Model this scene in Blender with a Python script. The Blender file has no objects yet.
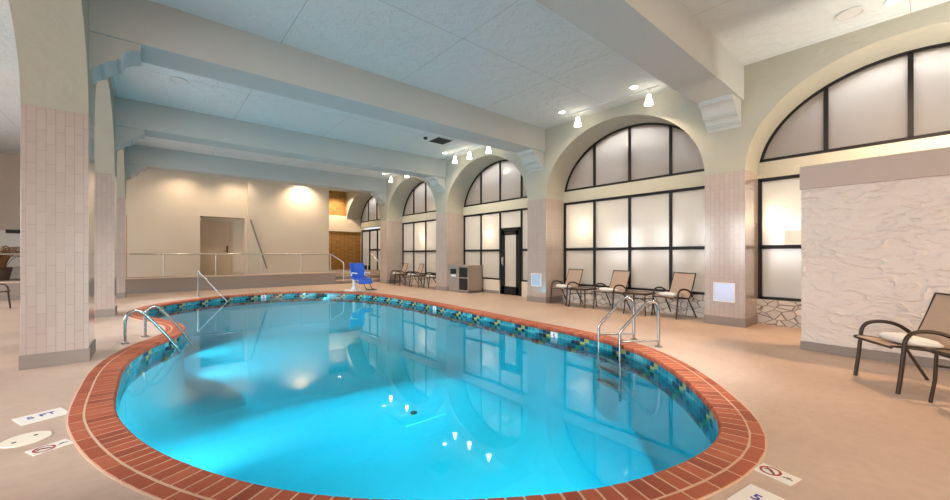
import bpy, bmesh, math, random
from mathutils import Vector, noise
random.seed(7)
sc = bpy.context.scene
C = sc.collection
PI = math.pi
D = bpy.data

# ------------------------------------------------------------------ materials
MATS = {}
def srgb(r, g, b):
    def f(c):
        c /= 255.0
        return c / 12.92 if c <= 0.04045 else ((c + 0.055) / 1.055) ** 2.4
    return (f(r), f(g), f(b), 1.0)

class NT:
    def __init__(s, name):
        s.m = D.materials.new(name); s.m.use_nodes = True
        s.n = s.m.node_tree.nodes; s.l = s.m.node_tree.links
        s.n.clear()
        s.out = s.n.new('ShaderNodeOutputMaterial')
    def new(s, t, **kw):
        x = s.n.new(t)
        for k, v in kw.items():
            if k in x.inputs: x.inputs[k].default_value = v
            else: setattr(x, k, v)
        return x
    def link(s, a, b): s.l.new(a, b)
    def bsdf(s, col, rough=.6, metal=0., spec=.5, coat=0.):
        b = s.new('ShaderNodeBsdfPrincipled')
        b.inputs['Base Color'].default_value = col
        b.inputs['Roughness'].default_value = rough
        b.inputs['Metallic'].default_value = metal
        b.inputs['Specular IOR Level'].default_value = spec
        b.inputs['Coat Weight'].default_value = coat
        s.link(b.outputs[0], s.out.inputs['Surface'])
        return b
    def coords(s, kind='Object', scale=None):
        t = s.new('ShaderNodeTexCoord')
        o = t.outputs[kind]
        if scale:
            mp = s.new('ShaderNodeMapping'); mp.inputs['Scale'].default_value = scale
            s.link(o, mp.inputs['Vector']); o = mp.outputs[0]
        return o
    def bump(s, b, h, strength=.3, dist=.01):
        bp = s.new('ShaderNodeBump'); bp.inputs['Strength'].default_value = strength
        bp.inputs['Distance'].default_value = dist
        s.link(h, bp.inputs['Height']); s.link(bp.outputs[0], b.inputs['Normal'])

def plain(name, col, rough=.6, metal=0., spec=.5, coat=0., var=0., vscale=4., bump=0., bscale=60., bdist=.004, stretch=None):
    t = NT(name); b = t.bsdf(col, rough, metal, spec, coat)
    vec = t.coords('Object', stretch)
    if var:
        n = t.new('ShaderNodeTexNoise'); n.inputs['Scale'].default_value = vscale; n.inputs['Detail'].default_value = 5
        t.link(vec, n.inputs['Vector'])
        mx = t.new('ShaderNodeMix'); mx.data_type = 'RGBA'
        mx.inputs[6].default_value = tuple(c * (1 - var) for c in col[:3]) + (1,)
        mx.inputs[7].default_value = tuple(min(1, c * (1 + var)) for c in col[:3]) + (1,)
        t.link(n.outputs[0], mx.inputs[0]); t.link(mx.outputs[2], b.inputs['Base Color'])
    if bump:
        n2 = t.new('ShaderNodeTexNoise'); n2.inputs['Scale'].default_value = bscale; n2.inputs['Detail'].default_value = 4
        t.link(vec, n2.inputs['Vector']); t.bump(b, n2.outputs[0], bump, bdist)
    MATS[name] = t.m
    return t.m

def emis(name, col, strength):
    t = NT(name); e = t.new('ShaderNodeEmission'); e.inputs[0].default_value = col; e.inputs[1].default_value = strength
    t.link(e.outputs[0], t.out.inputs['Surface']); MATS[name] = t.m; return t.m

def brick_mat(name, c1, c2, mortar, w, h, msize, rough, bump=.4, coat=0., offset=.5, freq=2, var=.1, squash=1.):
    t = NT(name); b = t.bsdf(c1, rough, coat=coat)
    b.inputs['Coat Roughness'].default_value = .12
    uv = t.coords('UV')
    br = t.new('ShaderNodeTexBrick'); br.offset = offset; br.offset_frequency = freq
    br.inputs['Color1'].default_value = c1; br.inputs['Color2'].default_value = c2; br.inputs['Mortar'].default_value = mortar
    br.inputs['Scale'].default_value = 1; br.inputs['Brick Width'].default_value = w; br.inputs['Row Height'].default_value = h
    br.inputs['Mortar Size'].default_value = msize; br.inputs['Mortar Smooth'].default_value = .15
    t.link(uv, br.inputs['Vector']); t.link(br.outputs['Color'], b.inputs['Base Color'])
    inv = t.new('ShaderNodeMath'); inv.operation = 'SUBTRACT'; inv.inputs[0].default_value = 1
    t.link(br.outputs['Fac'], inv.inputs[1]); t.bump(b, inv.outputs[0], bump, .004)
    MATS[name] = t.m; return t.m

brick_mat('glazed_tile', srgb(180, 166, 159), srgb(175, 160, 153), srgb(150, 136, 129), .235, .0765, .0022, .2, bump=.4, coat=.8, offset=.37, freq=2)
brick_mat('far_brick', srgb(176, 132, 68), srgb(152, 110, 54), srgb(112, 84, 46), .075, .22, .008, .8)
plain('stucco', srgb(170, 168, 155), .85, var=.05, vscale=2.5, bump=.55, bscale=7, bdist=.02)
plain('beam_plaster', srgb(182, 187, 186), .85, var=.03, vscale=2, bump=.3, bscale=14, bdist=.008)  # paint tinted cool in place of cyan bounce from the pool
plain('cream_wall', srgb(216, 203, 186), .8, var=.02, vscale=2, bump=.15, bscale=40)
plain('aisle_wall', srgb(205, 196, 186), .85, var=.04, vscale=2, bump=.3, bscale=9, bdist=.01)
plain('cap_plaster', srgb(186, 172, 164), .8, var=.02, bump=.1)
plain('rough_plaster', srgb(220, 211, 205), .9, var=.04, vscale=3, bump=.5, bscale=26, bdist=.008, stretch=(1, 1, 2.4))
plain('base_grey', srgb(138, 128, 123), .6, var=.06, vscale=6)
plain('ramp_grey', srgb(146, 133, 124), .75, var=.06, vscale=1.5)
plain('ramp_cap', srgb(205, 180, 160), .6)
plain('corridor_white', srgb(236, 230, 218), .9)
plain('plenum_brown', srgb(112, 84, 62), .9)
plain('black_frame', srgb(24, 21, 20), .5, spec=.3)
plain('dark_void', srgb(22, 20, 20), .7)
plain('bronze_frame', srgb(64, 50, 42), .38, metal=.35, var=.08)
plain('sling', srgb(184, 160, 143), .75, var=.06, vscale=30, bump=.25, bscale=220, bdist=.002)
plain('table_top', srgb(128, 106, 90), .32, var=.1, vscale=14)
plain('towel', srgb(240, 238, 234), .95, bump=.5, bscale=180, bdist=.004)
plain('steel', srgb(168, 168, 170), .22, metal=1.)
plain('brushed', srgb(190, 186, 180), .35, metal=1.)
plain('access', srgb(190, 203, 232), .25, metal=.25)
plain('bin_body', srgb(158, 145, 133), .5, var=.05, vscale=12)
plain('bin_panel', srgb(150, 140, 138), .45)
plain('white_label', srgb(238, 236, 232), .5)
plain('sign_white', srgb(240, 234, 226), .45)
plain('sign_cream', srgb(240, 230, 210), .5, var=.02)
plain('blue_ink', srgb(44, 50, 150), .5)
plain('red_ink', srgb(168, 48, 40), .5)
plain('grey_ink', srgb(70, 66, 66), .5)
plain('lift_blue', srgb(16, 88, 205), .35, coat=.3)
plain('lift_white', srgb(226, 226, 226), .4)
plain('door_beige', srgb(196, 174, 152), .55)
plain('door_brown', srgb(176, 126, 80), .5)
plain('vent_white', srgb(205, 208, 208), .6)
plain('vent_dark', srgb(52, 54, 54), .7)
plain('mortar', srgb(218, 184, 156), .9, var=.08, vscale=12)
plain('brown_frond', srgb(150, 112, 72), .8, var=.2, vscale=8)
plain('pot_clay', srgb(92, 72, 60), .7)
for i, c in enumerate([(174, 88, 58), (164, 80, 52), (180, 96, 66), (152, 72, 47)]):
    plain('coping_%d' % i, srgb(*c), .55, var=.16, vscale=9, bump=.3, bscale=70, bdist=.003)
for k, c in dict(teal=(52, 150, 160), teal_b=(40, 128, 146), aqua=(90, 176, 182), navy=(26, 54, 84), lime=(182, 172, 92), black=(34, 40, 38)).items():
    plain('pt_' + k, srgb(*c), .15, coat=.3)
emis('bulb_warm', (1, .86, .66, 1), 7)
emis('bulb_white', (1, .93, .82, 1), 10)
emis('sconce_glow', (1, .80, .52, 1), 60)

# deck: troweled tan concrete
t = NT('deck'); b = t.bsdf(srgb(206, 178, 156), .42)
v = t.coords('Object')
n1 = t.new('ShaderNodeTexNoise'); n1.inputs['Scale'].default_value = 1.1; n1.inputs['Detail'].default_value = 6; n1.inputs['Roughness'].default_value = .62
n2 = t.new('ShaderNodeTexNoise'); n2.inputs['Scale'].default_value = 14; n2.inputs['Detail'].default_value = 6
t.link(v, n1.inputs['Vector']); t.link(v, n2.inputs['Vector'])
cr = t.new('ShaderNodeValToRGB'); cr.color_ramp.elements[0].position = .32; cr.color_ramp.elements[1].position = .7
cr.color_ramp.elements[0].color = srgb(190, 164, 147); cr.color_ramp.elements[1].color = srgb(209, 184, 166)
t.link(n1.outputs[0], cr.inputs[0])
mx = t.new('ShaderNodeMix'); mx.data_type = 'RGBA'; mx.blend_type = 'MULTIPLY'; mx.inputs[0].default_value = .25
cr2 = t.new('ShaderNodeValToRGB'); cr2.color_ramp.elements[0].position = .3; cr2.color_ramp.elements[0].color = (.7, .68, .66, 1); cr2.color_ramp.elements[1].position = .6
t.link(n2.outputs[0], cr2.inputs[0]); t.link(cr.outputs[0], mx.inputs[6]); t.link(cr2.outputs[0], mx.inputs[7]); t.link(mx.outputs[2], b.inputs['Base Color'])
rr = t.new('ShaderNodeMapRange'); rr.inputs[3].default_value = .3; rr.inputs[4].default_value = .55; t.link(n1.outputs[0], rr.inputs[0]); t.link(rr.outputs[0], b.inputs['Roughness'])
t.bump(b, n2.outputs[0], .12, .004); MATS['deck'] = t.m

# ceiling: skip-trowel plaster with thin panel seams
t = NT('ceiling_plaster'); b = t.bsdf(srgb(210, 218, 220), .9)  # base colour cooled to carry some of the pool's cyan bounce
v = t.coords('Object'); n1 = t.new('ShaderNodeTexNoise'); n1.inputs['Scale'].default_value = 5; n1.inputs['Detail'].default_value = 7; n1.inputs['Roughness'].default_value = .65
t.link(v, n1.inputs['Vector'])
sx = t.new('ShaderNodeSeparateXYZ'); t.link(v, sx.inputs[0])
def seam(sock, period, off, w):
    a = t.new('ShaderNodeMath'); a.operation = 'ADD'; a.inputs[1].default_value = -off + period * 20 + period / 2
    t.link(sock, a.inputs[0])
    m = t.new('ShaderNodeMath'); m.operation = 'MODULO'; m.inputs[1].default_value = period; t.link(a.outputs[0], m.inputs[0])
    s = t.new('ShaderNodeMath'); s.operation = 'SUBTRACT'; s.inputs[1].default_value = period / 2; t.link(m.outputs[0], s.inputs[0])
    q = t.new('ShaderNodeMath'); q.operation = 'ABSOLUTE'; t.link(s.outputs[0], q.inputs[0])
    c = t.new('ShaderNodeMath'); c.operation = 'LESS_THAN'; c.inputs[1].default_value = w; t.link(q.outputs[0], c.inputs[0])
    return c.outputs[0]
a1 = seam(sx.outputs[0], 2.12, 1.58, .004); a2 = seam(sx.outputs[1], 4.49, 4.67, .004)
mxx = t.new('ShaderNodeMath'); mxx.operation = 'MAXIMUM'; t.link(a1, mxx.inputs[0]); t.link(a2, mxx.inputs[1])
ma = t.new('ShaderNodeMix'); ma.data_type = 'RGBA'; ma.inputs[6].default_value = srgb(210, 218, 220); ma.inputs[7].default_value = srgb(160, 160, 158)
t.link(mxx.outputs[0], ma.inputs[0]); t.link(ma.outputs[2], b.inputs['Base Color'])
crr = t.new('ShaderNodeValToRGB'); crr.color_ramp.elements[0].position = .42; crr.color_ramp.elements[1].position = .58; t.link(n1.outputs[0], crr.inputs[0])
t.bump(b, crr.outputs[0], .55, .016); MATS['ceiling_plaster'] = t.m

# fieldstone
t = NT('fieldstone'); b = t.bsdf(srgb(176, 166, 156), .8)
v = t.coords('Object', (5., 5., 8.5)); vo = t.new('ShaderNodeTexVoronoi'); vo.feature = 'DISTANCE_TO_EDGE'; vo.inputs['Scale'].default_value = 1.
vc = t.new('ShaderNodeTexVoronoi'); vc.inputs['Scale'].default_value = 1.
t.link(v, vo.inputs['Vector']); t.link(v, vc.inputs['Vector'])
c1 = t.new('ShaderNodeValToRGB'); c1.color_ramp.elements[0].color = srgb(188, 185, 184); c1.color_ramp.elements[1].color = srgb(226, 218, 208)
t.link(vc.outputs['Color'], c1.inputs[0])
c2 = t.new('ShaderNodeValToRGB'); c2.color_ramp.elements[0].position = .01; c2.color_ramp.elements[1].position = .05
t.link(vo.outputs['Distance'], c2.inputs[0])
m2 = t.new('ShaderNodeMix'); m2.data_type = 'RGBA'; m2.inputs[6].default_value = srgb(140, 128, 118); t.link(c2.outputs[0], m2.inputs[0]); t.link(c1.outputs[0], m2.inputs[7])
t.link(m2.outputs[2], b.inputs['Base Color']); t.bump(b, c2.outputs[0], .8, .03); MATS['fieldstone'] = t.m

# pool plaster
plain('pool_plaster', srgb(226, 245, 250), .8, var=.02, vscale=1.2)
plain('drain_white', srgb(232, 246, 248), .7)

# water: fresnel mirror over a cyan-tinted clear body
t = NT('water')
fr = t.new('ShaderNodeFresnel'); fr.inputs['IOR'].default_value = 1.33
gl = t.new('ShaderNodeBsdfGlossy'); gl.inputs['Roughness'].default_value = .015
tr = t.new('ShaderNodeBsdfTransparent'); tr.inputs[0].default_value = (.06, .78, .96, 1)
mi = t.new('ShaderNodeMixShader'); t.link(fr.outputs[0], mi.inputs[0]); t.link(tr.outputs[0], mi.inputs[1]); t.link(gl.outputs[0], mi.inputs[2])
v = t.coords('Object'); nz = t.new('ShaderNodeTexNoise'); nz.inputs['Scale'].default_value = 1.6; nz.inputs['Detail'].default_value = 1.5
t.link(v, nz.inputs['Vector']); bp = t.new('ShaderNodeBump'); bp.inputs['Strength'].default_value = .05; bp.inputs['Distance'].default_value = .02
t.link(nz.outputs[0], bp.inputs['Height']); t.link(bp.outputs[0], fr.inputs['Normal']); t.link(bp.outputs[0], gl.inputs['Normal'])
t.link(mi.outputs[0], t.out.inputs['Surface']); MATS['water'] = t.m

# frosted glass
def frosted(name, col, refl=.14, rough=.1):
    t = NT(name)
    ts = t.new('ShaderNodeBsdfTranslucent'); ts.inputs[0].default_value = col
    df = t.new('ShaderNodeBsdfDiffuse'); df.inputs[0].default_value = col
    m0 = t.new('ShaderNodeMixShader'); m0.inputs[0].default_value = .12; t.link(ts.outputs[0], m0.inputs[1]); t.link(df.outputs[0], m0.inputs[2])
    gl = t.new('ShaderNodeBsdfGlossy'); gl.inputs['Roughness'].default_value = rough
    lw = t.new('ShaderNodeFresnel'); lw.inputs['IOR'].default_value = 1.5
    ad = t.new('ShaderNodeMath'); ad.operation = 'ADD'; ad.inputs[1].default_value = refl - .04; t.link(lw.outputs[0], ad.inputs[0])
    m = t.new('ShaderNodeMixShader'); t.link(ad.outputs[0], m.inputs[0]); t.link(m0.outputs[0], m.inputs[1]); t.link(gl.outputs[0], m.inputs[2])
    t.link(m.outputs[0], t.out.inputs['Surface']); MATS[name] = t.m
frosted('frosted_glass', (.85, .85, .84, 1), .08, .14)
frosted('arch_glass', (.78, .74, .70, 1), .14, .09)

# ------------------------------------------------------------------ geometry helpers
class MB:
    def __init__(s): s.v = []; s.f = []; s.mi = []
    def add(s, vs, fs, mi=0):
        o = len(s.v); s.v += [tuple(p) for p in vs]; s.f += [tuple(i + o for i in f) for f in fs]; s.mi += [mi] * len(fs); return s
    def box(s, x0, x1, y0, y1, z0, z1, mi=0):
        return s.add([(x0, y0, z0), (x1, y0, z0), (x1, y1, z0), (x0, y1, z0), (x0, y0, z1), (x1, y0, z1), (x1, y1, z1), (x0, y1, z1)],
                     [(0, 3, 2, 1), (4, 5, 6, 7), (0, 1, 5, 4), (1, 2, 6, 5), (2, 3, 7, 6), (3, 0, 4, 7)], mi)
    def cyl(s, cx, cy, z0, z1, r0, r1=None, n=24, mi=0):
        return s.lathe(cx, cy, [(0, z0), (r0, z0), (r0 if r1 is None else r1, z1), (0, z1)], n, mi)
    def lathe(s, cx, cy, prof, n=24, mi=0):
        vs = []; fs = []
        for (r, z) in prof:
            for k in range(n):
                a = 2 * PI * k / n; vs.append((cx + r * math.cos(a), cy + r * math.sin(a), z))
        for i in range(len(prof) - 1):
            for k in range(n):
                k2 = (k + 1) % n; fs.append((i * n + k, i * n + k2, (i + 1) * n + k2, (i + 1) * n + k))
        return s.add(vs, fs, mi)
    def tube(s, pts, r, n=10, mi=0, flat=1.):
        pts = [Vector(p) for p in pts]; vs = []; fs = []
        up = None
        for i, p in enumerate(pts):
            d = (pts[min(i + 1, len(pts) - 1)] - pts[max(i - 1, 0)]).normalized()
            if up is None:
                up = Vector((0, 0, 1)) if abs(d.z) < .9 else Vector((1, 0, 0))
            a = (up - d * up.dot(d)).normalized(); up = a; b2 = d.cross(a)
            for k in range(n):
                th = 2 * PI * k / n; vs.append(p + a * (r * math.cos(th)) + b2 * (r * flat * math.sin(th)))
        for i in range(len(pts) - 1):
            for k in range(n):
                k2 = (k + 1) % n; fs.append((i * n + k, i * n + k2, (i + 1) * n + k2, (i + 1) * n + k))
        fs.append(tuple(range(n))[::-1]); fs.append(tuple((len(pts) - 1) * n + k for k in range(n)))
        return s.add(vs, fs, mi)
    def prism(s, poly, axis, a0, a1, mi=0):
        """poly: list of 2D points in the plane normal to axis ('x': (y,z), 'y': (x,z), 'z': (x,y))"""
        def P(p, a): return {'x': (a, p[0], p[1]), 'y': (p[0], a, p[1]), 'z': (p[0], p[1], a)}[axis]
        n = len(poly)
        return s.add([P(p, a0) for p in poly] + [P(p, a1) for p in poly],
                     [tuple(range(n))[::-1], tuple(range(n, 2 * n))] + [(i, (i + 1) % n, n + (i + 1) % n, n + i) for i in range(n)], mi)
    def build(s, name, mats, parent=None, smooth=False, bevel=0., weld=True):
        me = D.meshes.new(name); me.from_pydata(s.v, [], s.f)
        if isinstance(mats, str): mats = [mats]
        for m in mats: me.materials.append(MATS[m])
        for p, i in zip(me.polygons, s.mi): p.material_index = i
        bm = bmesh.new(); bm.from_mesh(me)
        if weld: bmesh.ops.remove_doubles(bm, verts=bm.verts, dist=1e-5)
        bmesh.ops.recalc_face_normals(bm, faces=bm.faces)
        if bevel:
            eds = [e for e in bm.edges if len(e.link_faces) == 2 and e.calc_face_angle(0) > .6]
            bmesh.ops.bevel(bm, geom=eds, offset=bevel, segments=2, affect='EDGES', profile=.6)
        uv = bm.loops.layers.uv.new('UVMap')
        for f in bm.faces:
            nx, ny, nz = map(abs, f.normal)
            for l in f.loops:
                c = l.vert.co
                l[uv].uv = (c.x, c.y) if nz > max(nx, ny) else ((c.z, c.y) if nx > ny else (c.z, c.x))
            f.smooth = smooth
        bm.to_mesh(me); bm.free()
        if smooth:
            try: me.set_sharp_from_angle(angle=math.radians(40))
            except Exception: pass
        o = D.objects.new(name, me); C.objects.link(o)
        if parent is not None: o.parent = parent
        return o

def smooth_path(pts, n=6):
    P = [Vector(p) for p in pts]; out = []
    for i in range(len(P) - 1):
        p0, p1, p2, p3 = P[max(i - 1, 0)], P[i], P[i + 1], P[min(i + 2, len(P) - 1)]
        for k in range(n):
            u = k / n
            out.append(.5 * ((2 * p1) + (p2 - p0) * u + (2 * p0 - 5 * p1 + 4 * p2 - p3) * u * u + (3 * p1 - p0 - 3 * p2 + p3) * u ** 3))
    return out + [P[-1]]

def round_path(pts, r, n=6):
    """polyline with its corners rounded to radius r"""
    P = [Vector(p) for p in pts]; out = [P[0]]
    for i in range(1, len(P) - 1):
        a = (P[i - 1] - P[i]); b = (P[i + 1] - P[i]); rr = min(r, a.length * .48, b.length * .48)
        A = P[i] + a.normalized() * rr; B = P[i] + b.normalized() * rr
        for k in range(n + 1):
            u = k / n; out.append(A * (1 - u) ** 2 + P[i] * 2 * u * (1 - u) + B * u * u)
    return out + [P[-1]]

def tag(o, label=None, cat=None, group=None, kind=None):
    if label: o['label'] = label
    if cat: o['category'] = cat
    if group: o['group'] = group
    if kind: o['kind'] = kind
    return o
def thing(name, label, cat, loc=(0, 0, 0), rz=0., group=None):
    o = D.objects.new(name, None); C.objects.link(o); o.location = loc; o.rotation_euler = (0, 0, rz)
    o.empty_display_size = .1
    return tag(o, label, cat, group)
def struct(o): o['kind'] = 'structure'; return o
def copy_tree(o, parent=None):
    c = o.copy(); C.objects.link(c)
    if parent is not None: c.parent = parent
    for ch in list(o.children): copy_tree(ch, c)
    return c
def text_mesh(name, body, size, mat, parent, loc, rz=0., extrude=.0006, rx=0.):
    cu = D.curves.new(name, 'FONT'); cu.body = body; cu.size = size; cu.extrude = extrude; cu.align_x = 'CENTER'; cu.align_y = 'CENTER'; cu.offset = size * .018
    tmp = D.objects.new(name, cu); C.objects.link(tmp)
    bpy.context.view_layer.update()
    me = D.meshes.new_from_object(tmp.evaluated_get(bpy.context.evaluated_depsgraph_get()))
    D.objects.remove(tmp)
    me.name = name; me.materials.clear(); me.materials.append(MATS[mat])
    o = D.objects.new(name, me); C.objects.link(o); o.parent = parent; o.location = loc; o.rotation_euler = (rx, 0, rz)
    return o

# ------------------------------------------------------------------ room numbers
PITCH = 4.49
PIERS = [(2.12 + PITCH * k, 2.77 + PITCH * k) for k in range(-2, 4)]     # near / far edge of every pier in y
ZT = 2.80; ZC = 4.64; ZB = 4.04; ARCH_H = 1.6
XF, XW = 8.04, 8.85             # pier face and glass plane on the window side
LX0, LX1 = -1.115, -.57          # left pier faces
YN, YBRICK, YBACK = -7.2, 20.2, 18.2
XL = -7.0

def arch_z(y, y0, y1, h=ARCH_H, z0=ZT):
    c = (y0 + y1) / 2; a = (y1 - y0) / 2
    return z0 + h * math.sqrt(max(0, 1 - ((y - c) / a) ** 2))
def arch_pts(y0, y1, n=36, h=ARCH_H, z0=ZT):
    c = (y0 + y1) / 2; a = (y1 - y0) / 2
    return [(c - a * math.cos(PI * k / n), z0 + h * math.sin(PI * k / n)) for k in range(n + 1)]

def arcade(name, x0, x1, piers, yend, ystart, zt, z0=ZT):
    mb = MB(); AH = ZT + ARCH_H - z0
    def strip(ya, za, yb, zb):
        # slab column between two y positions with a lower edge za..zb
        mb.add([(x0, ya, za), (x0, yb, zb), (x0, yb, zt), (x0, ya, zt), (x1, ya, za), (x1, yb, zb), (x1, yb, zt), (x1, ya, zt)],
               [(0, 1, 2, 3), (4, 7, 6, 5), (0, 4, 5, 1)])
    prev = ystart
    for (a, b) in piers:
        pts = arch_pts(prev, a, 36, AH, z0) if a - prev > 1 else [(prev, z0), (a, z0)]
        for p, q in zip(pts, pts[1:]): strip(p[0], p[1], q[0], q[1])
        strip(a, z0, b, z0)
        prev = b
    if yend - prev > 1:
        pts = arch_pts(prev, yend, 36, AH, z0)
        for p, q in zip(pts, pts[1:]): strip(p[0], p[1], q[0], q[1])
    return struct(mb.build(name, 'stucco', smooth=True))

arcade('wall_right', XF, XW + .12, PIERS, YBRICK, PIERS[0][0] - .01, ZC)
arcade('wall_left', LX0, LX1, PIERS, 19.65, PIERS[0][0] - .01, ZC, 3.0)

# ------------------------------------------------------------------ pool outline
CTRL = [(-.24, 5.3), (-.23, 4.6), (-.18, 4.15), (-.05, 3.6), (.12, 3.12), (.38, 2.6), (.70, 2.14), (1.08, 1.76), (1.5, 1.44), (1.95, 1.18),
        (2.35, 1.05), (2.75, .98), (3.1, .99), (3.42, 1.09), (3.75, 1.28), (4.28, 1.69), (4.72, 2.14), (5.05, 2.62), (5.25, 3.15), (5.36, 3.9),
        (5.42, 5.0), (5.55, 6.5), (5.66, 8.1), (5.72, 9.6), (5.68, 11.0), (5.45, 12.2), (4.9, 13.3), (4.3, 13.95), (3.6, 14.3), (2.75, 14.35),
        (1.9, 14.15), (1.3, 13.85), (.7, 13.35), (.23, 12.75), (-.08, 11.9), (-.12, 11.2), (.05, 10.4), (.32, 9.6), (.48, 8.9), (.45, 8.2),
        (.28, 7.7), (.03, 7.2), (-.16, 6.5), (-.23, 5.9)]
def closed_curve(ctrl, n=40):
    P = [Vector(p) for p in ctrl]; N = len(P); out = []
    for i in range(N):
        p0, p1, p2, p3 = P[i - 1], P[i], P[(i + 1) % N], P[(i + 2) % N]
        for k in range(n):
            u = k / n
            out.append(.5 * ((2 * p1) + (p2 - p0) * u + (2 * p0 - 5 * p1 + 4 * p2 - p3) * u * u + (3 * p1 - p0 - 3 * p2 + p3) * u ** 3))
    return out
def resample(P, step):
    L = [0.]
    for i in range(len(P)): L.append(L[-1] + (P[(i + 1) % len(P)] - P[i]).length)
    tot = L[-1]; n = max(8, round(tot / step)); out = []; j = 0
    for k in range(n):
        s = tot * k / n
        while L[j + 1] < s: j += 1
        u = (s - L[j]) / max(1e-9, L[j + 1] - L[j]); out.append(P[j].lerp(P[(j + 1) % len(P)], u))
    return out
DENSE = closed_curve(CTRL)
for _ in range(60):   # light smoothing of the traced line
    DENSE = [(DENSE[i - 1] + DENSE[i] * 2 + DENSE[(i + 1) % len(DENSE)]) / 4 for i in range(len(DENSE))]
AREA = sum(DENSE[i - 1].x * DENSE[i].y - DENSE[i].x * DENSE[i - 1].y for i in range(len(DENSE))) / 2
SGN = 1 if AREA > 0 else -1
def normals(P):
    out = []
    for i in range(len(P)):
        d = (P[(i + 1) % len(P)] - P[i - 1]).normalized(); out.append(Vector((d.y, -d.x)) * SGN)   # outward
    return out
def offset(P, d): return [p + n * d for p, n in zip(P, normals(P))]
COPE = .285
WATER_Z = -.15

# floor with the pool cut out
def fill_between(name, outer, inner, z, mat):
    bm = bmesh.new()
    def ring(pts):
        vs = [bm.verts.new((p[0], p[1], z)) for p in pts]
        return [bm.edges.new((vs[i - 1], vs[i])) for i in range(len(vs))]
    e = ring(outer) + (ring(inner) if inner else [])
    bmesh.ops.triangle_fill(bm, use_beauty=True, use_dissolve=False, edges=e)
    for f in bm.faces:
        if f.normal.z < 0: f.normal_flip()
    me = D.meshes.new(name); bm.to_mesh(me); bm.free(); me.materials.append(MATS[mat])
    o = D.objects.new(name, me); C.objects.link(o); return o
PO = resample(DENSE, .12)
fl = fill_between('floor', [(XL, YN), (XW + 2.6, YN), (XW + 2.6, YBRICK + .4), (XL, YBRICK + .4)], [tuple(p) for p in offset(PO, COPE)], 0, 'deck')
struct(fl)

pool = thing('swimming_pool', 'kidney shaped pool with red brick coping and tiled waterline', 'pool', (2.7, 7., 0))
PB = Vector((2.7, 7.))
# basin
mb = MB(); ring = [p - PB for p in PO]
levels = [(-.06, .03), (-.5, .03), (-1.05, 0.), (-1.22, -.08), (-1.32, -.25), (-1.36, -.5)]
n = len(ring); nn = normals(ring); vs = []; fs = []
for (z, off) in levels:
    vs += [(p.x + q.x * off, p.y + q.y * off, z) for p, q in zip(ring, nn)]
for i in range(len(levels) - 1):
    for k in range(n):
        k2 = (k + 1) % n; fs.append((i * n + k, i * n + k2, (i + 1) * n + k2, (i + 1) * n + k))
fs.append(tuple(range((len(levels) - 1) * n, len(levels) * n)))
mb.add(vs, fs); mb.build('basin', 'pool_plaster', pool, smooth=True)
# waterline tile band
TP = resample(DENSE, .092); TN = normals(TP); mb = MB(); rows = 4; th = .072
mats = ['pt_teal', 'pt_teal_b', 'pt_aqua', 'pt_navy', 'pt_lime', 'pt_black']
g = .0012
for k in range(len(TP)):
    a = TP[k] - PB + TN[k] * .018; bq = TP[(k + 1) % len(TP)] - PB + TN[(k + 1) % len(TP)] * .018
    for r in range(rows):
        z1 = -.045 - r * th; z0 = z1 - th; c = k % 8
        m = random.choice([0, 0, 0, 1, 1, 2])
        if c == r + 1: m = 4
        elif c == r + 2: m = 5 if r % 2 else 3
        elif c == r or c == r + 3: m = random.choice([1, 3, 3])
        d = (bq - a); p0 = a + d * .012; p1 = a + d * .988
        mb.add([(p0.x, p0.y, z0 + g), (p1.x, p1.y, z0 + g), (p1.x, p1.y, z1 - g), (p0.x, p0.y, z1 - g)], [(0, 1, 2, 3)], m)
mb.build('waterline_tile_band', mats, pool)
# brick coping
NB = len(resample(DENSE, .102)); NB += NB % 2
BP = resample(DENSE, sum((DENSE[i] - DENSE[i - 1]).length for i in range(len(DENSE))) / NB); BN = normals(BP); NB = len(BP)
mb = MB()
def brick(k0, k1, d0, d1, gap, mi, z0, z1, nose=False):
    """brick between stations k0 and k1 (possibly fractional), offsets d0..d1 outward"""
    def at(k, d):
        i = int(math.floor(k)) % NB; u = k - math.floor(k); j = (i + 1) % NB
        p = BP[i].lerp(BP[j], u) - PB; q = BN[i].lerp(BN[j], u); return p + q * d
    jz = random.uniform(-.0006, .0006)
    if nose: prof = [(d0 + .012, z0), (d0, z0 + .02), (d0, z1 - .02), (d0 + .014, z1 - .001), (d1, z1)]
    else: prof = [(d0, z0), (d0, z1 - .004), (d0 + .004, z1), (d1 - .004, z1), (d1, z1 - .004)]
    prof = prof + [(d1, z0)]
    A = [at(k0 + gap, d) for d, _ in prof]; B = [at(k1 - gap, d) for d, _ in prof]
    vs = [(p.x, p.y, z + jz) for p, (_, z) in zip(A, prof)] + [(p.x, p.y, z + jz) for p, (_, z) in zip(B, prof)]
    m = len(prof)
    mb.add(vs, [tuple(range(m))[::-1], tuple(range(m, 2 * m))] + [(i, (i + 1) % m, m + (i + 1) % m, m + i) for i in range(m)], mi)
for k in range(NB):
    brick(k, k + 1, 0, .184, .075, random.choice([0, 0, 1, 1, 2, 3]), -.055, .008, True)
for k in range(0, NB, 2):
    brick(k, k + 2, .199, COPE - .004, .075, random.choice([0, 0, 1, 1, 2, 3]), -.055, .008)
cop = mb.build('brick_coping', ['coping_0', 'coping_1', 'coping_2', 'coping_3'], pool, weld=False)
mb = MB(); a0 = offset(PO, .02); a1 = offset(PO, COPE + .004); n = len(PO); vs = []; fs = []
for P, z in ((a0, -.05), (a0, .0052), (a1, .0052), (a1, -.05)): vs += [(p.x - PB.x, p.y - PB.y, z) for p in P]
for i in range(3):
    for k in range(n):
        k2 = (k + 1) % n; fs.append((i * n + k, i * n + k2, (i + 1) * n + k2, (i + 1) * n + k))
mb.add(vs, fs); mb.build('mortar_bed', 'mortar', pool)
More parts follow.
